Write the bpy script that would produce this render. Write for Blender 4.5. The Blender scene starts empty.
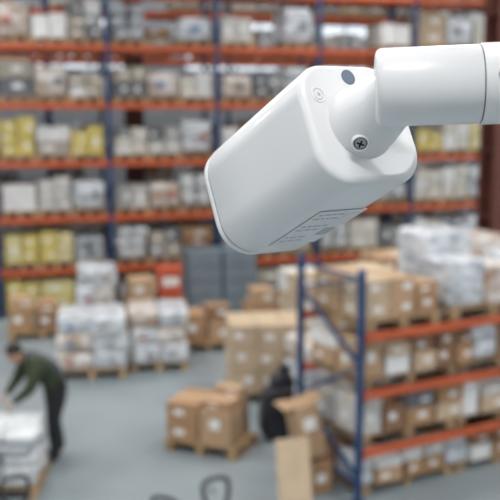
import bpy, math, random
from mathutils import Vector, Matrix, noise

scene = bpy.context.scene
scene.view_settings.view_transform = 'Standard'
COL = scene.collection
R = random.Random(7)

# ------------------------------------------------------------------ materials
def mat(name, col, rough=0.6, metal=0.0, var=0.12, scale=4.0, col2=None, bump=0.0, coat=0.0, emit=0.0, stretch=(1,1,1)):
    m = bpy.data.materials.new(name); m.use_nodes = True
    nt = m.node_tree; b = nt.nodes['Principled BSDF']
    c = (col[0], col[1], col[2], 1)
    b.inputs['Roughness'].default_value = rough
    b.inputs['Metallic'].default_value = metal
    b.inputs['Coat Weight'].default_value = coat
    tc = nt.nodes.new('ShaderNodeTexCoord')
    mp = nt.nodes.new('ShaderNodeMapping'); mp.inputs['Scale'].default_value = stretch
    nt.links.new(tc.outputs['Object'], mp.inputs['Vector'])
    no = nt.nodes.new('ShaderNodeTexNoise'); no.inputs['Scale'].default_value = scale
    no.inputs['Detail'].default_value = 4
    nt.links.new(mp.outputs['Vector'], no.inputs['Vector'])
    rp = nt.nodes.new('ShaderNodeValToRGB')
    d = 1 - var
    rp.color_ramp.elements[0].position = 0.35; rp.color_ramp.elements[1].position = 0.65
    c2 = col2 if col2 else (col[0]*d, col[1]*d, col[2]*d)
    rp.color_ramp.elements[0].color = (c2[0], c2[1], c2[2], 1)
    rp.color_ramp.elements[1].color = c
    nt.links.new(no.outputs['Fac'], rp.inputs['Fac'])
    nt.links.new(rp.outputs['Color'], b.inputs['Base Color'])
    if bump:
        bp = nt.nodes.new('ShaderNodeBump'); bp.inputs['Strength'].default_value = bump
        bp.inputs['Distance'].default_value = 0.02
        nt.links.new(no.outputs['Fac'], bp.inputs['Height'])
        nt.links.new(bp.outputs['Normal'], b.inputs['Normal'])
    if emit:
        b.inputs['Emission Color'].default_value = c
        b.inputs['Emission Strength'].default_value = emit
    return m

card = [mat('cardboard_a', (0.40,0.235,0.125), .8), mat('cardboard_b', (0.47,0.305,0.18), .8),
        mat('cardboard_c', (0.27,0.15,0.085), .8), mat('cardboard_d', (0.54,0.41,0.28), .8)]
greyb = [mat('carton_grey', (0.36,0.36,0.355), .7), mat('carton_pale', (0.56,0.55,0.52), .7),
         mat('carton_dim', (0.15,0.16,0.175), .7), mat('carton_beige', (0.42,0.37,0.30), .7), mat('carton_white', (0.74,0.74,0.73), .6)]
yell = [mat('carton_yellow', (0.68,0.55,0.16), .7), mat('carton_yellow_b', (0.70,0.62,0.30), .7)]
whiteb = [mat('carton_white_b', (0.78,0.78,0.77), .6), mat('carton_cream', (0.64,0.60,0.53), .6)]
tape = mat('packing_tape', (0.62,0.50,0.34), .35)
labelm = mat('paper_label', (0.8,0.8,0.78), .7, var=.05)
wood = mat('pallet_wood', (0.46,0.31,0.17), .85, var=.35, scale=3, stretch=(1,12,1))
ply = mat('plywood', (0.66,0.50,0.34), .75, var=.15)
blue = mat('rack_blue_paint', (0.018,0.06,0.165), .45, var=.2)
orange = mat('rack_orange_paint', (0.56,0.105,0.034), .45, var=.2)
wrap = mat('stretch_film', (0.80,0.82,0.84), .28, col2=(0.32,0.35,0.39), scale=5, bump=.8, coat=.3, stretch=(1,1,3))
wrapbrown = mat('stretch_film_over_cartons', (0.72,0.70,0.68), .3, col2=(0.38,0.27,0.19), scale=3, bump=.6, coat=.3, stretch=(1,1,2))
sackm = mat('white_sack', (0.66,0.68,0.69), .6, var=.25, scale=8, bump=.3)
sackg = mat('grey_sack', (0.46,0.49,0.52), .6, var=.2, scale=8, bump=.3)
blackp = mat('black_plastic', (0.018,0.02,0.028), .4, var=.3)
darkm = mat('dark_metal', (0.03,0.03,0.035), .45, metal=.3)
steel = mat('steel', (0.5,0.5,0.5), .35, metal=.9)
redbox = mat('red_crate', (0.55,0.10,0.05), .5)
redbrown = mat('column_red_oxide', (0.15,0.05,0.035), .6, var=.2)
cabm = mat('cabinet_paint', (0.13,0.17,0.21), .45, var=.1)
cabd = mat('cabinet_drawer', (0.21,0.26,0.30), .45, var=.1)
slotm = mat('slot_black', (0.01,0.01,0.012), .8)
bluelab = mat('blue_print', (0.14,0.24,0.42), .6); redlab = mat('red_print', (0.45,0.14,0.10), .6)

# ------------------------------------------------------------------ mesh builder
CV = []; CF = []
def _chamfer():
    idx = {}
    for sx in (-1,1):
        for sy in (-1,1):
            for sz in (-1,1):
                for k in range(3):
                    idx[(sx,sy,sz,k)] = len(CV); CV.append(((sx,sy,sz),k))
    F = []
    for k in range(3):
        for s in (-1,1):
            o = [a for a in range(3) if a != k]; q = []
            for (p,r) in ((-1,-1),(1,-1),(1,1),(-1,1)):
                c = [0,0,0]; c[k]=s; c[o[0]]=p; c[o[1]]=r; q.append(idx[(*c,k)])
            F.append(q)
    for k in range(3):
        for l in range(k+1,3):
            m_ = 3-k-l
            for a in (-1,1):
                for b in (-1,1):
                    c1=[0,0,0]; c1[k]=a; c1[l]=b; c1[m_]=-1; c2=list(c1); c2[m_]=1
                    F.append([idx[(*c1,k)],idx[(*c1,l)],idx[(*c2,l)],idx[(*c2,k)]])
    for sx in (-1,1):
        for sy in (-1,1):
            for sz in (-1,1):
                F.append([idx[(sx,sy,sz,k)] for k in range(3)])
    P = [Vector([s[a]*(1 if a==k else .8) for a in range(3)]) for s,k in CV]
    for q in F:
        n = (P[q[1]]-P[q[0]]).cross(P[q[2]]-P[q[0]])
        c = sum((P[i] for i in q), Vector())
        if n.dot(c) < 0: q.reverse()
        CF.append(tuple(q))
_chamfer()
BF = [(0,3,2,1),(4,5,6,7),(0,1,5,4),(1,2,6,5),(2,3,7,6),(3,0,4,7)]

class MB:
    def __init__(s): s.v=[]; s.f=[]; s.mi=[]; s.sm=[]; s.mats=[]; s.M=Matrix()
    def mx(s,m):
        if m not in s.mats: s.mats.append(m)
        return s.mats.index(m)
    def add(s,vs,fs,m,smooth=False,T=None):
        T = s.M @ T if T is not None else s.M
        o=len(s.v); i=s.mx(m)
        s.v += [tuple(T @ Vector(p)) for p in vs]
        for f in fs: s.f.append(tuple(o+k for k in f)); s.mi.append(i); s.sm.append(smooth)
    def box(s,c,size,m,rz=0,ch=0,T=None):
        h=[a/2 for a in size]
        X = Matrix.Translation(c) @ Matrix.Rotation(rz,4,'Z')
        if T is not None: X = T @ X
        if ch<=0:
            vs=[(-h[0],-h[1],-h[2]),(h[0],-h[1],-h[2]),(h[0],h[1],-h[2]),(-h[0],h[1],-h[2]),
                (-h[0],-h[1],h[2]),(h[0],-h[1],h[2]),(h[0],h[1],h[2]),(-h[0],h[1],h[2])]
            s.add(vs,BF,m,False,X)
        else:
            ch=min(ch,min(h)*.8)
            vs=[[sg[a]*(h[a] if a==k else h[a]-ch) for a in range(3)] for sg,k in CV]
            s.add(vs,CF,m,False,X)
    def beam(s,p0,p1,w,d,m):
        p0=Vector(p0);p1=Vector(p1);a=p1-p0;L=a.length
        q=a.to_track_quat('Z','Y').to_matrix().to_4x4()
        s.box((0,0,L/2),(w,d,L),m,T=Matrix.Translation(p0)@q)
    def lathe(s,p0,axis,prof,m,n=24,smooth=True,caps=True):
        p0=Vector(p0);q=Vector(axis).to_track_quat('Z','Y').to_matrix().to_4x4()
        T=Matrix.Translation(p0)@q
        vs=[];fs=[]
        for (z,r) in prof:
            for i in range(n):
                a=2*math.pi*i/n; vs.append((r*math.cos(a),r*math.sin(a),z))
        for j in range(len(prof)-1):
            for i in range(n):
                k=(i+1)%n; fs.append((j*n+i,j*n+k,(j+1)*n+k,(j+1)*n+i))
        s.add(vs,fs,m,smooth,T)
        if caps:
            L=(len(prof)-1)*n
            s.add(vs[:n],[tuple(reversed(range(n)))],m,False,T)
            s.add(vs[L:],[tuple(range(n))],m,False,T)
    def cyl(s,p0,p1,r,m,n=16,r2=None):
        d=Vector(p1)-Vector(p0); s.lathe(p0,d,[(0,r),(d.length,r if r2 is None else r2)],m,n)
    def tube(s,pts,r,m,n=8):
        for a,b in zip(pts[:-1],pts[1:]): s.cyl(a,b,r,m,n)
    def sup(s,c,size,m,e=.35,nu=24,nv=12,rz=0,nz=0,seed=0,T=None,e2=None):
        f=lambda w,e:math.copysign(abs(w)**e,w)
        e2=e if e2 is None else e2
        vs=[];fs=[]
        for j in range(nv+1):
            ph=-math.pi/2+math.pi*j/nv
            for i in range(nu):
                th=2*math.pi*(i+.5)/nu
                p=Vector((f(math.cos(ph),e)*f(math.cos(th),e2)*size[0]/2,f(math.cos(ph),e)*f(math.sin(th),e2)*size[1]/2,f(math.sin(ph),e)*size[2]/2))
                if nz:
                    k=noise.noise(p*3+Vector((seed*7.3,seed,0)))+.5*noise.noise(p*8+Vector((seed*3.3,0,seed)))
                    p=p*(1+nz*k)
                vs.append(p)
        for j in range(nv):
            for i in range(nu):
                k=(i+1)%nu; fs.append((j*nu+i,j*nu+k,(j+1)*nu+k,(j+1)*nu+i))
        X=Matrix.Translation(c)@Matrix.Rotation(rz,4,'Z')
        if T is not None: X=T@X
        s.add(vs,fs,m,True,X)
    def carton(s,x,y,z,sx,sy,sz,m,rz=0,lab=True,tp=True):
        s.box((x,y,z+sz/2),(sx,sy,sz),m,rz,ch=.008)
        T=Matrix.Translation((x,y,z))@Matrix.Rotation(rz,4,'Z')
        if tp:
            s.box((0,0,sz+.001),(sx*.98,.05,.003),tape,T=T)
            s.box((-sx/2-.001,0,sz*.85),(.003,.05,sz*.28),tape,T=T)
            s.box((sx/2+.001,0,sz*.85),(.003,.05,sz*.28),tape,T=T)
        if lab:
            s.box((sx*R.uniform(-.2,.2),-sy/2-.001,sz*R.uniform(.45,.65)),(sx*.32,.003,sz*.28),labelm,T=T)
            s.box((-sx/2-.001,sy*.15,sz*.4),(.003,sy*.25,sz*.22),labelm,T=T)
    def pallet(s,x,y,z,sx=1.2,sy=.8,rz=0,m=None,h=.14):
        m=m or wood
        T=Matrix.Translation((x,y,z))@Matrix.Rotation(rz,4,'Z')
        for i in range(6):
            s.box((0,-sy/2+sy*(i+.5)/6,h-.011),(sx,sy/6*.72,.022),m,T=T)
        for i in (-1,0,1):
            s.box((i*(sx/2-.05),0,h-.033),(.1,sy,.022),m,T=T)
            for j in (-1,0,1):
                s.box((i*(sx/2-.05),j*(sy/2-.05),(h-.022)/2),(.1,.1,h-.066),m,T=T)
            s.box((i*(sx/2-.05),0,.011),(.1,sy,.022),m,T=T)
    def obj(s,name,M=None,parent=None,bevel=0):
        me=bpy.data.meshes.new(name); me.from_pydata(s.v,[],s.f); 
        for m in s.mats: me.materials.append(m)
        me.polygons.foreach_set('material_index',s.mi); me.polygons.foreach_set('use_smooth',s.sm)
        me.update()
        o=bpy.data.objects.new(name,me); COL.objects.link(o)
        if parent: o.parent=parent
        if M is not None: o.matrix_local=M
        return o

def at(x,y,z=0,rz=0): return Matrix.Translation((x,y,z))@Matrix.Rotation(rz,4,'Z')
def empty(name,M=None):
    e=bpy.data.objects.new(name,None); COL.objects.link(e); e.empty_display_size=.1
    if M is not None: e.matrix_world=M
    return e

# ------------------------------------------------------------------ room shell (aligned with the racks)
YAW=math.radians(16.9)
W=at(-4.9,17.5,0,YAW)          # local x runs along the far rack, local y away
def shell(name,c,size,m):
    b=MB(); b.box((0,0,0),size,m); return b.obj(name,W@Matrix.Translation(c))
fl=bpy.data.materials.new('concrete_floor'); fl.use_nodes=True
nt=fl.node_tree; b=nt.nodes['Principled BSDF']; tc=nt.nodes.new('ShaderNodeTexCoord')
n1=nt.nodes.new('ShaderNodeTexNoise'); n1.inputs['Scale'].default_value=.6; n1.inputs['Detail'].default_value=6
rp=nt.nodes.new('ShaderNodeValToRGB'); rp.color_ramp.elements[0].position=.3; rp.color_ramp.elements[1].position=.7
rp.color_ramp.elements[0].color=(.20,.24,.26,1); rp.color_ramp.elements[1].color=(.28,.32,.335,1)
nt.links.new(tc.outputs['Object'],n1.inputs['Vector']); nt.links.new(n1.outputs['Fac'],rp.inputs['Fac'])
nt.links.new(rp.outputs['Color'],b.inputs['Base Color']); b.inputs['Roughness'].default_value=.42
wallm=mat('wall_panel_paint',(.42,.46,.50),.6,var=.08,scale=1)
ceilm=mat('ceiling_paint',(.30,.32,.35),.7,var=.06,scale=1)
LX0,LX1,LY0,LY1,HT=-13,19,-24,9.5,9.5
cx,cy=(LX0+LX1)/2,(LY0+LY1)/2; sx,sy=LX1-LX0,LY1-LY0
shell('floor',(cx,cy,-.1),(sx,sy,.2),fl)
shell('ceiling',(cx,cy,HT+.1),(sx,sy,.2),ceilm)
shell('wall_back',(cx,LY1+.1,HT/2),(sx+.4,.2,HT),wallm)
shell('wall_front',(cx,LY0-.1,HT/2),(sx+.4,.2,HT),wallm)
shell('wall_left',(LX0-.1,cy,HT/2),(.2,sy,HT),wallm)
shell('wall_right',(LX1+.1,cy,HT/2),(.2,sy,HT),wallm)
winm=mat('window_daylight',(.85,.92,1.0),.2,var=.03,emit=.8)
framem=mat('window_frame',(.35,.37,.4),.5)
for i,wx in enumerate((-6,-1.5,3,7.5,12)):
    b=MB(); b.box((0,0,0),(3.2,.04,1.8),winm)
    for k in range(5): b.box((-1.6+.8*k,-.03,0),(.06,.05,1.86),framem)
    for k in (-1,0,1): b.box((0,-.03,k*.9),(3.26,.05,.06),framem)
    b.obj('window_%d'%(i+1),W@Matrix.Translation((wx,LY1-.03,6.2)))

# ceiling lamps
lampm=mat('lamp_diffuser',(1,.99,.98),.4,var=.01,emit=3)
for ix in range(4):
    for iy in range(5):
        x=LX0+4+ix*8; y=LY0+3.5+iy*6.6
        b=MB(); b.box((0,0,.1),(2.6,.7,.16),framem,ch=.03); b.box((0,0,.01),(2.5,.6,.02),lampm)
        for sgn in (-1,1): b.cyl((sgn*1,0,.18),(sgn*1,0,.5),.015,steel,6)
        o=b.obj('ceiling_lamp',W@Matrix.Translation((x,y,HT-.5)))
        L=bpy.data.lights.new('lamp_light','AREA'); L.shape='RECTANGLE'; L.size=2.5; L.size_y=1.2; L.energy=(290,290,290,260,130)[iy]; L.color=(1,.99,.975)
        lo=bpy.data.objects.new('lamp_light',L); COL.objects.link(lo); lo.parent=o; lo.location=(0,0,-.06)

# ------------------------------------------------------------------ racks
def rack(name,M,bays,L,D,H,levels,bw=.12,pw=.09,detail=False):
    b=MB()
    for i in range(bays+1):
        x=i*L
        for y in (0,D):
            b.box((x,y,H/2),(pw,pw*.8,H),blue,ch=.008)
            b.box((x,y,.006),(pw*1.8,pw*1.8,.012),blue)
            if detail and y==0:
                for k in range(int(H/.075)-1):
                    for q in (-.02,.02): b.box((x+q,-pw*.4-.0005,.08+k*.075),(.012,.003,.03),slotm)
        z=.25;s_=1
        while z<H-.2:
            z2=min(z+.62,H-.1)
            a,c=((0,D) if s_>0 else (D,0))
            b.beam((x,a,z),(x,c,z2),.04,.025,blue); z=z2; s_=-s_
        b.beam((x,0,.2),(x,D,.2),.04,.025,blue); b.beam((x,0,H-.1),(x,D,H-.1),.04,.025,blue)
    for i in range(bays):
        for z in levels:
            for y in (-pw*.1,D+pw*.1):
                b.box((i*L+L/2,y,z-bw/2),(L-pw-.004,.05,bw),orange,ch=.006)
                for e in (pw/2+.006,L-pw/2-.006):
                    b.box((i*L+e,y-.004,z-bw/2),(.012,.07,bw*1.6),orange)
            for k in (.25,.5,.75): b.box((i*L+L*k,D/2,z-.02),(.06,D-.05,.035),steel)
    return b.obj(name,M)
LV=[.95,2.0,3.1,4.24,5.37,6.5]
S0=-4.54; BL=2.24
rack('pallet_rack',W@at(S0,0),8,BL,1.1,7.9,LV,bw=.12,pw=.08)
rack('pallet_rack',W@at(S0-.8,4.3),8,BL,1.1,7.9,LV,bw=.12,pw=.08)

def block(b,x,y,z,w,d,h,pal,ms,lab=True,pall=True):
    """a pallet load of stacked cartons, columns of differing height and slightly askew"""
    if pall: b.pallet(x,y,z,w,d,h=.12); z+=.12; h-=.12
    nx=max(1,round(w/R.uniform(.26,.5))); ny=2
    m0=R.choice(ms)
    for i in range(nx):
        nz=max(1,round(h/R.uniform(.2,.42))); hc=h*R.uniform(.78,1.0)
        for k in range(nz):
            for j in range(ny):
                m=m0 if R.random()<.6 else R.choice(ms)
                if R.random()<.1: m=R.choice([card[0],whiteb[0],greyb[2]])
                b.carton(x-w/2+w*(i+.5)/nx,y-d/2+d*(j+.5)/ny+R.uniform(-.02,.03),z+hc*k/nz,w/nx-.02,d/ny-.04,hc/nz-.004,m,rz=R.uniform(-.05,.05),lab=(lab and j==0),tp=(j==0))
def bags(b,x,y,z,w,d,h,m):
    b.pallet(x,y,z,w,d,h=.12); z+=.12; h-=.12
    n=R.choice([2,3])
    for k in range(n):
        for i in (-1,1):
            b.sup((x+i*w*.24+R.uniform(-.03,.03),y+R.uniform(-.02,.02),z+h*(k+.5)/n),(w*R.uniform(.46,.54),d*.92,h/n*1.12),m,e=.45,nu=20,nv=10,nz=.1,seed=R.random()*50,rz=R.uniform(-.06,.06))
# explicit loads for the visible bays (bay, level) -> 3 slots
plan={(2,0):'YYC',(2,1):'YYB',(2,2):'CGR',(2,3):'YGY',(2,4):'GRG',(2,5):'RWG',
      (3,0):'GCC',(3,1):'BGC',(3,2):'GRB',(3,3):'WGR',(3,4):'GRW',(3,5):'BGR',
      (4,0):'CGG',(4,1):'GRG',(4,2):'GBG',(4,3):'GRG',(4,4):'RGB',(4,5):'GGR',(4,6):'GBG',
      (5,0):'CRC',(5,1):'BWG',(5,2):'WRB',(5,3):'GGG',(5,4):'GGW',
      (6,0):'CCG',(6,1):'WBR',(6,2):'WWR',(6,3):'YWY',(6,4):'GBG'}
for row,(yo,xo) in enumerate(((0,0),(4.3,-.8))):
    for i in range(8):
        b=MB()
        for lv,z in enumerate([0]+LV):
            code=plan.get((i,lv)) if row==0 else None
            if code is None: code=''.join(R.choice('GGGWRBC') for _ in range(3))
            for s_,cd in enumerate(code):
                w=.66; x=.12+ .02 + (s_+.5)*.68-.02; h=R.uniform(.58,.88)
                if lv==0: h=min(h,.72)
                if row==1 and R.random()<.15: continue
                if row==0 and lv>=5 and R.random()<.25: continue
                if cd=='R':
                    b.pallet(x,.55,z,w,.95,h=.12); b.sup((x,.55,z+.12+(h-.12)/2),(w*.98,.92,h-.12),R.choice([wrap,wrap,wrapbrown]),e=.25,nu=24,nv=12,nz=.08,seed=i*9+lv)
                    b.box((x+R.uniform(-.15,.15),.06,z+.12+(h-.12)*.5),(R.uniform(.1,.2),.02,.12),R.choice([bluelab,redlab,greyb[2]]))
                elif cd=='B': bags(b,x,.55,z,w,.95,h,R.choice([wrap,sackm,sackg]))
                else: block(b,x,.55,z,w,.95,h,True,{'G':greyb,'Y':yell,'C':card,'W':whiteb}[cd])
        b.obj('palletised_cartons',W@at(S0+xo+i*BL,yo))

# foreground rack
FY=math.atan2(.56,1.05)
FM=at(1.14,9.0,0,FY)
FL=2.75; FD=1.19
FLV=[.57,1.20,1.82]
rack('low_pallet_rack',FM,2,FL,FD,2.5,FLV,bw=.085,pw=.075,detail=True)
mixed=card+[card[0],card[2],card[2],whiteb[0],greyb[0],greyb[1],greyb[2]]
for i in range(2):
    for lv,z in enumerate([0]+FLV[:2]):
        b=MB()
        for s_ in range(2):
            b.pallet(.08+.02+(s_+.5)*1.3,.6,z,1.24,1.0,h=.10)
        for row in range(2):
            x=.08
            while x<FL-.32:
                w=R.uniform(.2,.4); w=min(w,FL-.07-x); 
                top=z+.10; lim=z+(.5 if lv==0 else .55)-.02
                if R.random()<.5:
                    hh=[(lim-top)*R.uniform(.6,1)]
                else: hh=[(lim-top)*.48,(lim-top)*R.uniform(.25,.45)]
                for h in hh:
                    if R.random()<.18: b.sup((x+w/2,.33+row*.52,top+h/2),(w,.46,h),R.choice([wrap,wrapbrown]),e=.3,nz=.07,seed=x+lv)
                    else: b.carton(x+w/2,.33+row*.52+R.uniform(-.04,.02),top,w-.015,.46,h,R.choice(mixed),rz=R.uniform(-.06,.06))
                    top+=h
                x+=w+R.uniform(0,.05)
        b.obj('shelved_cartons',FM@at(i*FL,0,0))
b=MB()
b.pallet(.60,.6,1.82,.95,1.1,h=.11)
for (x,y,w,d,hs,ms) in ((.28,.32,.3,.45,(.22,.20),card[3]),(.60,.32,.32,.45,(.20,.22),card[1]),(.93,.32,.28,.45,(.20,.14),card[0]),
        (.3,.85,.34,.5,(.22,.20),card[1]),(.68,.85,.38,.5,(.22,.20),card[3]),(.97,.85,.16,.5,(.22,.1),card[0])):
    z=1.93
    for h in hs: b.carton(x,y,z,w,d,h,ms,rz=R.uniform(-.03,.03)); z+=h
b.obj('stacked_cartons',FM)
def labels_on(b,x0,x1,y,z0,z1,n):
    for _ in range(n):
        b.box((R.uniform(x0,x1),y,R.uniform(z0,z1)),(R.uniform(.05,.1),.01,R.uniform(.04,.07)),R.choice([bluelab,redlab,labelm,card[1],greyb[0]]))
b=MB()
b.pallet(1.85,.6,1.82,1.2,1.1,h=.12)
b.sup((1.5,.4,2.2),(.5,.6,.54),wrap,e=.22,nz=.07,seed=3,nu=40,nv=20)
b.sup((1.95,.38,2.16),(.42,.6,.46),wrapbrown,e=.22,nz=.07,seed=5,nu=40,nv=20)
b.sup((2.3,.42,2.2),(.36,.6,.54),wrap,e=.22,nz=.07,seed=6,nu=40,nv=20)
b.sup((1.62,.85,2.33),(.7,.55,.80),wrap,e=.2,nz=.07,seed=8,nu=40,nv=20)
b.sup((2.2,.85,2.28),(.6,.55,.72),wrapbrown,e=.2,nz=.07,seed=9,nu=40,nv=20)
labels_on(b,1.3,2.4,.09,2.0,2.36,10)
b.obj('film_wrapped_goods',FM)
b=MB()
b.pallet(1.0,.6,1.82,1.2,1.1,h=.12)
b.sup((1.0,.6,2.32),(1.1,1.0,.76),wrap,e=.2,nz=.06,seed=11,nu=40,nv=20)
b.obj('film_wrapped_goods',FM@at(FL,0,0))

# ------------------------------------------------------------------ floor goods
def wrapped_pallet(name,x,y,rz,w,d,h,m,seed):
    b=MB(); b.pallet(0,0,0,w,d)
    n=3
    for i in range(n):
        hh=(h-.14)/n
        for j in (-1,1):
            mm=m if R.random()<.75 else wrapbrown
            b.sup((j*w*.24+R.uniform(-.03,.03),R.uniform(-.03,.03),.14+hh*(i+.5)),(w*.52,d*R.uniform(.9,1.03),hh*R.uniform(1.02,1.15)),mm,e=.25,nu=32,nv=12,nz=.09,seed=seed+i*3+j)
            b.box((j*w*.24+R.uniform(-.1,.1),-d*.52,.14+hh*(i+.5)),(R.uniform(.08,.16),.012,hh*.25),R.choice([bluelab,redlab,greyb[0],greyb[0],card[0]]))
    b.obj(name,at(x,y,0,rz))
wrapped_pallet('film_wrapped_pallet',-2.5,13.85,.15,1.05,.95,.98,wrap,1)
wrapped_pallet('film_wrapped_pallet',-1.50,14.25,.15,.9,.9,.98,wrap,9)
wrapped_pallet('film_wrapped_pallet',-2.85,16.35,.2,.7,.8,1.3,wrap,20)
def stack(name,x,y,rz,spec,pal=(1.2,.8)):
    b=MB(); b.pallet(0,0,0,*pal)
    for (cx_,cy_,z,w,d,h,m) in spec: b.carton(cx_,cy_,z+.14,w,d,h,m,rz=R.uniform(-.03,.03))
    return b.obj(name,at(x,y,0,rz))
stack('cartons_on_pallet',-.47,10.6,-.40,[(-.25,-.02,0,.42,.6,.24,card[0]),(-.25,-.02,.24,.42,.6,.24,card[0]),
      (.2,-.14,0,.40,.40,.44,card[1]),(.18,.2,0,.38,.2,.46,card[2]),(.2,-.12,.44,.36,.36,.10,card[0]),(.16,.2,.46,.34,.22,.14,card[1])],(.94,.70))
sp=[]
for i in range(3):
    for k in range(3):
        sp.append((-.38+.38*i,-.22,k*.33,.37,.42,.325,card[3])); sp.append((-.38+.38*i,.22,k*.33,.37,.42,.325,card[3]))
stack('cartons_on_pallet',.24,12.72,.12,sp,(1.16,.9))
stack('cartons_on_pallet',-.78,15.4,.2,[(-.25,0,0,.45,.6,.5,card[0]),(.22,0,0,.42,.6,.35,card[1]),(.2,0,.35,.4,.5,.25,card[2])],(1.0,.8))
stack('cartons_on_pallet',.45,16.5,.25,[(-.3,0,0,.5,.6,.4,card[0]),(.25,0,0,.5,.6,.45,card[2]),(-.25,0,.4,.4,.5,.3,card[1])])
stack('cartons_on_pallet',-1.75,16.55,.25,[(-.35,0,0,.5,.7,.5,card[0]),(.25,0,0,.5,.7,.5,card[2]),(-.3,0,.5,.45,.6,.38,card[1])])
stack('cartons_on_pallet',-3.85,16.2,.28,[(-.35,0,0,.4,.6,.4,card[0]),(.1,0,0,.4,.6,.3,card[2]),(.1,0,.3,.4,.6,.2,card[0]),(-.35,0,.4,.4,.5,.2,card[1])])
b=MB()
b.box((0,0,.27),(.42,.36,.54),redbox,ch=.02)
b.box((0,0,.53),(.46,.40,.04),redbox,ch=.01); b.box((0,-.185,.3),(.3,.01,.16),labelm)
for z in (.1,.42): b.box((0,0,z),(.44,.38,.03),redbox,ch=.005)
b.obj('red_crate',at(-1.52,16.62,.14+.505,.25))
b=MB()
for i in range(5):
    for k in range(2):
        b.carton(-1.0+.42*i,0,k*.42,.4,.5,.41,R.choice(card))
        if R.random()<.6: b.carton(-1.0+.42*i,.52,k*.42,.4,.5,.41,R.choice(card+greyb))
b.obj('carton_pile',at(2.6,16.9,0,.29))
# tall loads standing behind the low rack
sp=[]
for i in range(3):
    for k in range(5):
        for j in (-1,1): sp.append((-.38+.38*i,j*.21,k*.36,.37,.41,.355,R.choice([card[1],card[3],card[0],whiteb[1]])))
stack('cartons_on_pallet',2.35,13.6,.3,sp,(1.16,.9))
sp=[(a,c_,k*.34,m1,.41,.335,R.choice([whiteb[0],card[3],card[1]])) for k in range(4) for (a,m1) in ((-.3,.55),(.28,.55)) for c_ in (-.21,.21)]
stack('cartons_on_pallet',1.15,14.6,.3,sp,(1.16,.9))
wrapped_pallet('film_wrapped_pallet',3.9,15.6,.3,1.2,1.0,2.0,wrap,40)
wrapped_pallet('film_wrapped_pallet',1.02,11.7,.45,.9,.8,1.1,wrap,50)
# cabinet
b=MB()
for xo in (-.36,.36):
    b.box((xo,0,.7),(.70,.55,1.3),cabm,ch=.012)
    for k in range(4): 
        b.box((xo,-.28,.28+k*.3),(.62,.02,.26),cabd,ch=.005); b.box((xo,-.3,.34+k*.3),(.2,.02,.02),steel)
    for lx in (-.3,.3):
        for ly in (-.2,.2): b.box((xo+lx,ly,.025),(.05,.05,.05),darkm)
b.obj('metal_tool_cabinet',at(-.62,17.95,0,YAW))
# sack stack next to the worker
b=MB(); b.pallet(0,0,0,1.1,.84)
for k in range(5):
    for i in range(3):
        for j in range(2):
            b.sup((-.36+.36*i+R.uniform(-.025,.025),-.2+.4*j+R.uniform(-.01,.01),.14+.115*k+.06),(.37,.41,.128),R.choice([sackm,sackm,sackg]),e=.5,e2=.3,nu=20,nv=8,rz=R.uniform(-.06,.06),nz=.04,seed=k*6+i*2+j)
b.obj('sack_stack',at(-2.84,9.42,0,.06))
# black plastic bundle
b=MB()
b.sup((0,0,.34),(.42,.36,.68),blackp,e=.55,nu=28,nv=18,nz=.12,seed=2)
b.sup((.08,.03,.62),(.32,.28,.46),blackp,e=.7,nu=28,nv=18,nz=.14,seed=5)
b.cyl((.10,.03,.80),(.13,.03,.92),.04,blackp,10,r2=.09)
b.obj('black_refuse_sack',at(.33,10.93,.0,.2))
# carton under the tilted open carton
b=MB()
b.carton(0,0,0,.34,.38,.34,card[0])
T=Matrix.Translation((0,0,.375))@Matrix.Rotation(math.radians(-12),4,'Y')
b.box((0,0,.33),(.27,.3,.62),card[1],ch=.006,T=T)
b.box((-.19,0,.66),(.12,.29,.006),card[1],T=T)
b.box((.18,0,.65),(.11,.29,.006),card[1],T=T)
b.box((0,-.152,.42),(.14,.004,.14),labelm,T=T)
b.obj('open_carton',at(.66,9.38,.0,.40))
# leaning board
b=MB()
T=Matrix.Rotation(math.radians(-14),4,'X')
b.box((0,0,.36),(.36,.025,.72),ply,ch=.004,T=T)
for z in (.1,.62): b.box((0,.03,z),(.34,.035,.06),wood,T=T)
b.obj('plywood_board',at(.48,8.82,.01,.25))

# structural columns
def column(x,y,s=.36):
    b=MB(); 
    b.box((0,-s/2,HT/2),(s,.03,HT),redbrown); b.box((0,s/2,HT/2),(s,.03,HT),redbrown); b.box((0,0,HT/2),(.03,s,HT),redbrown)
    b.box((0,0,.02),(s*1.5,s*1.5,.04),redbrown)
    for k in range(9): b.box((0,0,.5+k),(s*.9,s*.9,.02),redbrown)
    b.obj('steel_column',at(x,y,0,YAW))
column(3.75,13.6,.42)
column(-2.6,19.9+.4,.34)

# hand pallet trucks
def truck(x,y,rz,lean=12):
    b=MB()
    for s_ in (-1,1):
        b.box((0,0,0),(1,1,1),darkm,T=Matrix.Translation((.62,s_*.19,.09))@Matrix.Diagonal((1.15,.16,.05,1)))
        b.cyl((1.1,s_*.19-.05,.04),(1.1,s_*.19+.05,.04),.04,blackp,12)
    b.box((.02,0,.14),(.12,.54,.2),darkm,ch=.02)
    b.cyl((-.08,0,.1),(-.08,0,.42),.055,darkm,14)
    for s_ in (-.06,.06): b.cyl((-.1,s_-.03,.09),(-.1,s_+.03,.09),.09,blackp,16)
    l=math.radians(lean)
    p=lambda t,yy=0:(-.08-t*math.sin(l),yy,.36+t*math.cos(l))
    b.cyl(p(0),p(.62),.02,darkm,10)
    pts=[]
    for k in range(29):
        a=2*math.pi*k/28
        pts.append(p(.62+.12-.12*math.copysign(abs(math.cos(a))**.7,math.cos(a)),.11*math.copysign(abs(math.sin(a))**.7,math.sin(a))*(1-.25*math.cos(a))))
    b.tube(pts,.019,blackp,8)
    b.cyl(p(.74,-.02),p(.80,-.05),.008,blackp,8)
    b.obj('hand_pallet_truck',at(x,y,0,rz))
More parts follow.
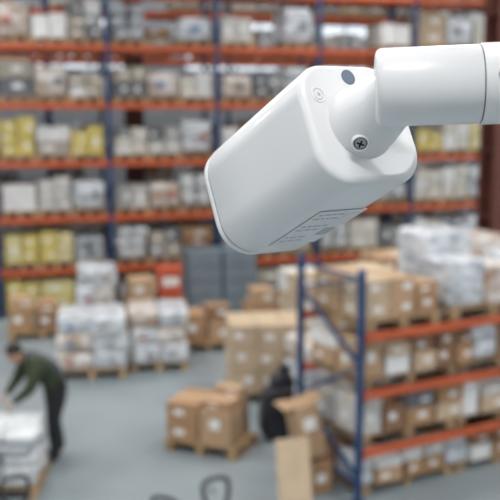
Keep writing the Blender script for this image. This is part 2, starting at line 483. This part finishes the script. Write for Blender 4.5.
truck(-.15,6.58,math.radians(-60))
truck(-.75,6.20,math.radians(-115))
truck(-1.76,6.60,math.radians(-60))

# ------------------------------------------------------------------ worker
skin=mat('skin',(.50,.29,.20),.55,var=.08); hair=mat('hair',(.02,.016,.014),.7)
jacket=mat('jacket_slate',(.06,.07,.085),.8,var=.3,scale=9,bump=.4); olive=mat('vest_olive',(.032,.045,.018),.8,var=.25,scale=9,bump=.4)
trou=mat('trousers_black',(.016,.017,.021),.85,var=.3,scale=8,bump=.4); shoe=mat('shoe_leather',(.02,.015,.012),.5)
eyew=mat('eye_white',(.8,.8,.78),.3); lip=mat('lip',(.38,.16,.13),.5)
worker=empty('warehouse_worker',at(-2.28,10.18,0,math.radians(207)))
def skinmesh(vs,es,rs,sub=2):
    me=bpy.data.meshes.new('tmp'); me.from_pydata(vs,es,[]); o=bpy.data.objects.new('tmp',me); COL.objects.link(o)
    md=o.modifiers.new('s','SKIN'); md.use_smooth_shade=True
    for i,r in enumerate(rs):
        sv=me.skin_vertices[0].data[i]; sv.radius=r if isinstance(r,tuple) else (r,r); sv.use_root=(i==0)
    ss=o.modifiers.new('u','SUBSURF'); ss.levels=sub; ss.render_levels=sub
    dg=bpy.context.evaluated_depsgraph_get(); dg.update()
    m2=bpy.data.meshes.new_from_object(o.evaluated_get(dg))
    bpy.data.objects.remove(o); return m2
V=[(-.03,0,.93),(.05,0,1.05),(.18,0,1.18),(.31,0,1.27),(.385,0,1.30)]
Rr=[.165,.19,.205,.12,.058]; E=[(0,1),(1,2),(2,3),(3,4)]; seg=['hip','torso','torso','torso','neck']
for s_,kx,fx in ((1,.08,.06),(-1,.0,-.08)):
    o=len(V)
    V+=[(.27,s_*.20,1.21),(.32,s_*.27,1.08),(.375,s_*.275,.975),(.46,s_*.22,.90),(.535,s_*.17,.825),
        (-.02,s_*.10,.86),(kx*.7,s_*.12,.66),(kx,s_*.13,.48),(kx*.4+fx*.5,s_*.135,.27),(fx,s_*.14,.085),(fx+.09,s_*.15,.05),(fx+.19,s_*.16,.035)]
    Rr+=[.10,.084,.070,.055,.038,.125,.108,.084,.074,.057,.048,.036]
    seg+=['arm']*4+['arm']+['leg']*5+['foot']*2
    E+=[(2,o),(o,o+1),(o+1,o+2),(o+2,o+3),(o+3,o+4),(0,o+5),(o+5,o+6),(o+6,o+7),(o+7,o+8),(o+8,o+9),(o+9,o+10),(o+10,o+11)]
me=skinmesh(V,E,Rr)
for m in (jacket,olive,trou,shoe,skin): me.materials.append(m)
VV=[Vector(v) for v in V]
for p in me.polygons:
    c=p.center; i=min(range(len(VV)),key=lambda q:(VV[q]-c).length-Rr[q]*.5); t=seg[i]
    p.use_smooth=True
    if t=='arm': k=1
    elif t=='torso':
        n=p.normal; k=0 if (n.z*.6-n.x*.7)>.30 else 1
    elif t=='neck': k=4 if c.x>.36 else 0
    elif t=='hip': k=(0 if p.normal.x<0 else 1) if c.z>.86 else 2
    elif t=='leg': k=2
    else: k=3
    p.material_index=k
o=bpy.data.objects.new('body',me); COL.objects.link(o); o.parent=worker
# head
b=MB()
HM=Matrix.Translation((.455,0,1.355))@Matrix.Rotation(math.radians(42),4,'Y')
b.M=HM
b.sup((0,0,.01),(.19,.15,.21),skin,e=1,nu=28,nv=18)
b.sup((.02,0,-.055),(.13,.105,.12),skin,e=.9,nu=24,nv=14)
b.sup((.098,0,-.015),(.035,.026,.055),skin,e=.9,nu=12,nv=8)
for s_ in (-1,1):
    b.sup((-.005,s_*.076,-.01),(.035,.016,.06),skin,e=.9,nu=12,nv=8)
    b.sup((.082,s_*.03,.012),(.02,.026,.015),eyew,e=1,nu=12,nv=8)
    b.sup((.089,s_*.03,.012),(.01,.011,.011),hair,e=1,nu=10,nv=6)
    b.sup((.086,s_*.03,.034),(.016,.036,.008),hair,e=1,nu=10,nv=6)
b.sup((.083,0,-.062),(.02,.045,.012),lip,e=1,nu=12,nv=6)
b.sup((-.018,0,.035),(.196,.166,.20),hair,e=1,nu=28,nv=18)
b.obj('head',parent=worker)
# hands
for s_ in (1,-1):
    wr=Vector((.535,s_*.17,.825)); d=Vector((.62,-s_*.15,-.77)).normalized(); side=Vector((.0,-s_,0)); dn=Vector((-.5,0,-.6)).normalized()
    pv=[wr,wr+d*.03,wr+d*.075]; hv=[tuple(p) for p in pv]
    me=skinmesh(hv,[(0,1),(1,2)],[.026,(.036,.02),(.038,.016)],2); meshes=[me]
    for k,(off,ln) in enumerate(((.027,.068),(.009,.078),(-.009,.072),(-.026,.056))):
        base=wr+d*.065+Vector((0,-s_*off,0))
        p1=base+d*ln*.45; p2=p1+(d*.6+dn*.7).normalized()*ln*.32; p3=p2+(d*.25+dn).normalized()*ln*.25
        meshes.append(skinmesh([tuple(q) for q in (base,p1,p2,p3)],[(0,1),(1,2),(2,3)],[.0095,.009,.008,.0068],1))
    base=wr+d*.025+Vector((0,-s_*.025,0)); p1=base+(d*.6+Vector((0,-s_*.8,0))).normalized()*.035; p2=p1+(d+Vector((0,-s_*.25,0))).normalized()*.03
    meshes.append(skinmesh([tuple(base),tuple(p1),tuple(p2)],[(0,1),(1,2)],[.012,.0105,.008],1))
    b=MB()
    for m_ in meshes: b.add([tuple(v.co) for v in m_.vertices],[tuple(p.vertices) for p in m_.polygons],skin,True)
    b.obj('hand_left' if s_>0 else 'hand_right',parent=worker)

# ------------------------------------------------------------------ security camera
camw=mat('camera_white_enamel',(.78,.78,.78),.38,var=.012,scale=30,coat=.15)
camg=mat('camera_gasket',(.05,.055,.06),.5); dotm=mat('indicator_grey',(.13,.17,.23),.5,var=.05)
prn=mat('label_print',(.46,.46,.47),.6,var=.05); glass=mat('lens_glass',(.01,.01,.012),.08,var=0)
pr2=mat('label_silver',(.70,.70,.71),.4,var=.05)
U=Vector((-.49,.7453,-.4519)).normalized(); RT=Vector((.7453,.49,0)).normalized(); UP=RT.cross(U).normalized()
if UP.z<0: UP=-UP
RC=Vector((.0672,.5453,4.0929))
BM=Matrix(((RT.x,UP.x,-U.x,RC.x),(RT.y,UP.y,-U.y,RC.y),(RT.z,UP.z,-U.z,RC.z),(0,0,0,1)))  # local z points backwards (toward bracket)
sec=empty('security_camera',BM)
NQ=14
def rsq(h,r,n=NQ,hy=None):
    hy=hy or h; P=[]
    for q in range(4):
        sx_=(1,-1,-1,1)[q]; sy_=(1,1,-1,-1)[q]
        for i in range(n+1):
            a=math.pi/2*(q+i/n); P.append((sx_*(h-r)+r*math.cos(a),sy_*(hy-r)+r*math.sin(a)))
    return P
def loft(b,rings,m,cap0=True,cap1=True):
    vs=[];fs=[]
    for (z,h,r) in rings: vs+=[(x,y,z) for x,y in rsq(h,r)]
    n=4*(NQ+1)
    for j in range(len(rings)-1):
        for i in range(n):
            k=(i+1)%n; fs.append((j*n+i,(j+1)*n+i,(j+1)*n+k,j*n+k))
    b.add(vs,fs,m,True)
    if cap0: b.add(vs[:n],[tuple(range(n))],m,False)
    if cap1: b.add(vs[-n:],[tuple(reversed(range(n)))],m,False)
H=.0395; L=.124; fr=.005; CR=.0235
b=MB()
rings=[( -fr+fr*math.cos(math.pi/2*k/8), H-fr+fr*math.sin(math.pi/2*k/8),CR-.004+.004*k/8) for k in range(9)]
rings+=[(-.03,H+.0002,CR),(-.075,H+.0003,CR),(-L+.006,H+.0004,CR),(-L+.005,H,CR)]
loft(b,rings,camw,True,True); b.obj('housing',parent=sec)
b=MB(); loft(b,[(-L+.006,H-.0006,CR-.0005),(-L+.0035,H-.0006,CR-.0005)],camg); b.obj('gasket',parent=sec)
b=MB(); loft(b,[(-L+.0035,H-.001,CR-.0005),(-L+.0032,H+.0001,CR),(-L-.001,H-.0001,CR),(-L-.003,H-.002,CR-.0015),(-L-.003,H-.006,CR-.0045),(-L+.002,H-.007,CR-.0055)],camw,True,False)
b.obj('front_bezel',parent=sec)
b=MB(); loft(b,[(-L+.001,H-.0072,CR-.0055),(-L-.0005,H-.0072,CR-.0055)],glass)
b.lathe((0,0,-L-.0004),(0,0,-1),[(0,.016),(.004,.015),(.006,.010)],glass,32); b.obj('lens_window',parent=sec)
# rear details
b=MB()
sxy=(-.0270,.0180)
b.lathe((sxy[0],sxy[1],-.001),(0,0,1),[(0,.0052),(.0012,.0052),(.0015,.0047),(.0015,.0040),(.0005,.0038)],camw,28,caps=False)
b.lathe((sxy[0],sxy[1],-.001),(0,0,1),[(0,.0034),(.0013,.0034),(.0016,.0028)],camw,24)
for a in (.4,.4+math.pi/2): b.box((sxy[0],sxy[1],.0006),(.0030,.0006,.0003),prn,rz=a)
b.obj('cap_screw',parent=sec)
b=MB(); b.lathe((-.0002,.0300,-.0005),(0,0,1),[(0,.0050),(.0008,.0050),(.0010,.0046)],dotm,32); b.obj('sensor_dot',parent=sec)
# swivel neck
b=MB()
pr=[(-.001,.0228),(.0015,.0228),(.003,.0223),(.006,.0217),(.012,.0209),(.018,.0195),(.024,.0180),(.032,.0168),(.045,.0165)]
b.lathe((-.002,-.001,0),(0,0,1),pr,camw,64); 
b.obj('swivel_neck',parent=sec)
# neck screw facing viewer
b=MB()
scp=Vector((-.0160,-.0186,.0105)); ax=Vector((-.55,-.70,.45)).normalized()
b.lathe(scp-ax*.003,ax,[(0,.0052),(.0036,.0052),(.0040,.0047),(.0040,.0042),(.0022,.0040)],camw,28,caps=False)
b.lathe(scp-ax*.003,ax,[(0,.0044),(.0028,.0044)],camg,24)
b.lathe(scp-ax*.003,ax,[(0,.0034),(.0034,.0034),(.0039,.0024)],steel,24)
q=ax.to_track_quat('Z','Y').to_matrix().to_4x4()
for a in (.3,.3+math.pi/2): b.box((0,0,.0010),(.0046,.0010,.0006),slotm,rz=a,T=Matrix.Translation(scp)@q)
b.obj('neck_screw',parent=sec)
# underside label
b=MB()
b.box((.004,-H-.0008,-.074),(.038,.0004,.062),pr2)
RL=random.Random(3)
for i in range(8):
    if i in (2,5): continue
    x=-.012
    while x<.006:
        w=RL.uniform(.002,.006); b.box((x+w/2,-H-.0011,-.049-i*.0068),(w,.0003,.0013),prn); x+=w+.0018
b.box((.016,-H-.0011,-.054),(.010,.0003,.012),greyb[4]); b.box((.016,-H-.0011,-.082),(.009,.0003,.013),prn)
b.obj('rating_label',parent=sec)
# bracket arm
inv=BM.inverted()
A0=Vector((.070,.511,4.1122)); AD=Vector((1,-.096,.035)).normalized()
def loc(p): return inv@p
la0=loc(A0); lad=(inv.to_3x3()@AD).normalized()
b=MB(); r=.0217
b.lathe(la0,lad,[(0,r-.004),(.0004,r-.0025),(.0012,r-.0012),(.0025,r-.0004),(.004,r),(.0565,r),(.057,r-.0006)],camw,64)
b.obj('bracket_arm',parent=sec)
b=MB(); b.lathe(la0+lad*.0568,lad,[(0,r-.0009),(.0009,r-.0009)],camg,64); b.obj('arm_seam',parent=sec)
b=MB(); b.lathe(la0+lad*.0576,lad,[(0,r-.0002),(.0006,r+.0006),(.05,r+.0006),(.052,r-.002),(.355,r-.002)],camw,64)
b.lathe(la0+lad*.355,lad,[(0,.034),(.002,.036),(.010,.036)],camw,48); b.obj('bracket_base',parent=sec)
b=MB()
sp_=A0+AD*.0665; ax=Vector((.0,-.98,.22)).normalized(); sp_=sp_+ax*(r+.0002)
l0=loc(sp_); lx=(inv.to_3x3()@ax).normalized()
b.lathe(l0,lx,[(0,.005),(.0006,.005),(.001,.0045)],steel,24)
q=lx.to_track_quat('Z','Y').to_matrix().to_4x4()
for a in (.2,.2+math.pi/2): b.box((0,0,.0011),(.006,.001,.0004),slotm,rz=a,T=Matrix.Translation(l0)@q)
b.obj('clamp_screw',parent=sec)
# mounting pole
PP=A0+AD*(.365+.0395)
b=MB(); b.cyl((0,0,.01),(0,0,HT),.038,framem,32); b.lathe((0,0,0),(0,0,1),[(0,.039),(.012,.039),(.014,.0385)],framem,32)
b.obj('mounting_pole',at(PP.x,PP.y))

# ------------------------------------------------------------------ viewer
world=bpy.data.worlds.new('World'); scene.world=world; world.use_nodes=True
world.node_tree.nodes['Background'].inputs[0].default_value=(.7,.8,.9,1)
world.node_tree.nodes['Background'].inputs[1].default_value=.5
cd=bpy.data.cameras.new('viewpoint'); cam=bpy.data.objects.new('viewpoint',cd); COL.objects.link(cam)
cam.location=(0,0,4.1); cam.rotation_euler=(math.radians(90-8.84),0,0)
cd.sensor_width=36; cd.lens=64.8; cd.clip_start=.02; cd.clip_end=200
cd.dof.use_dof=True; cd.dof.focus_distance=.545; cd.dof.aperture_fstop=10.5
scene.camera=cam
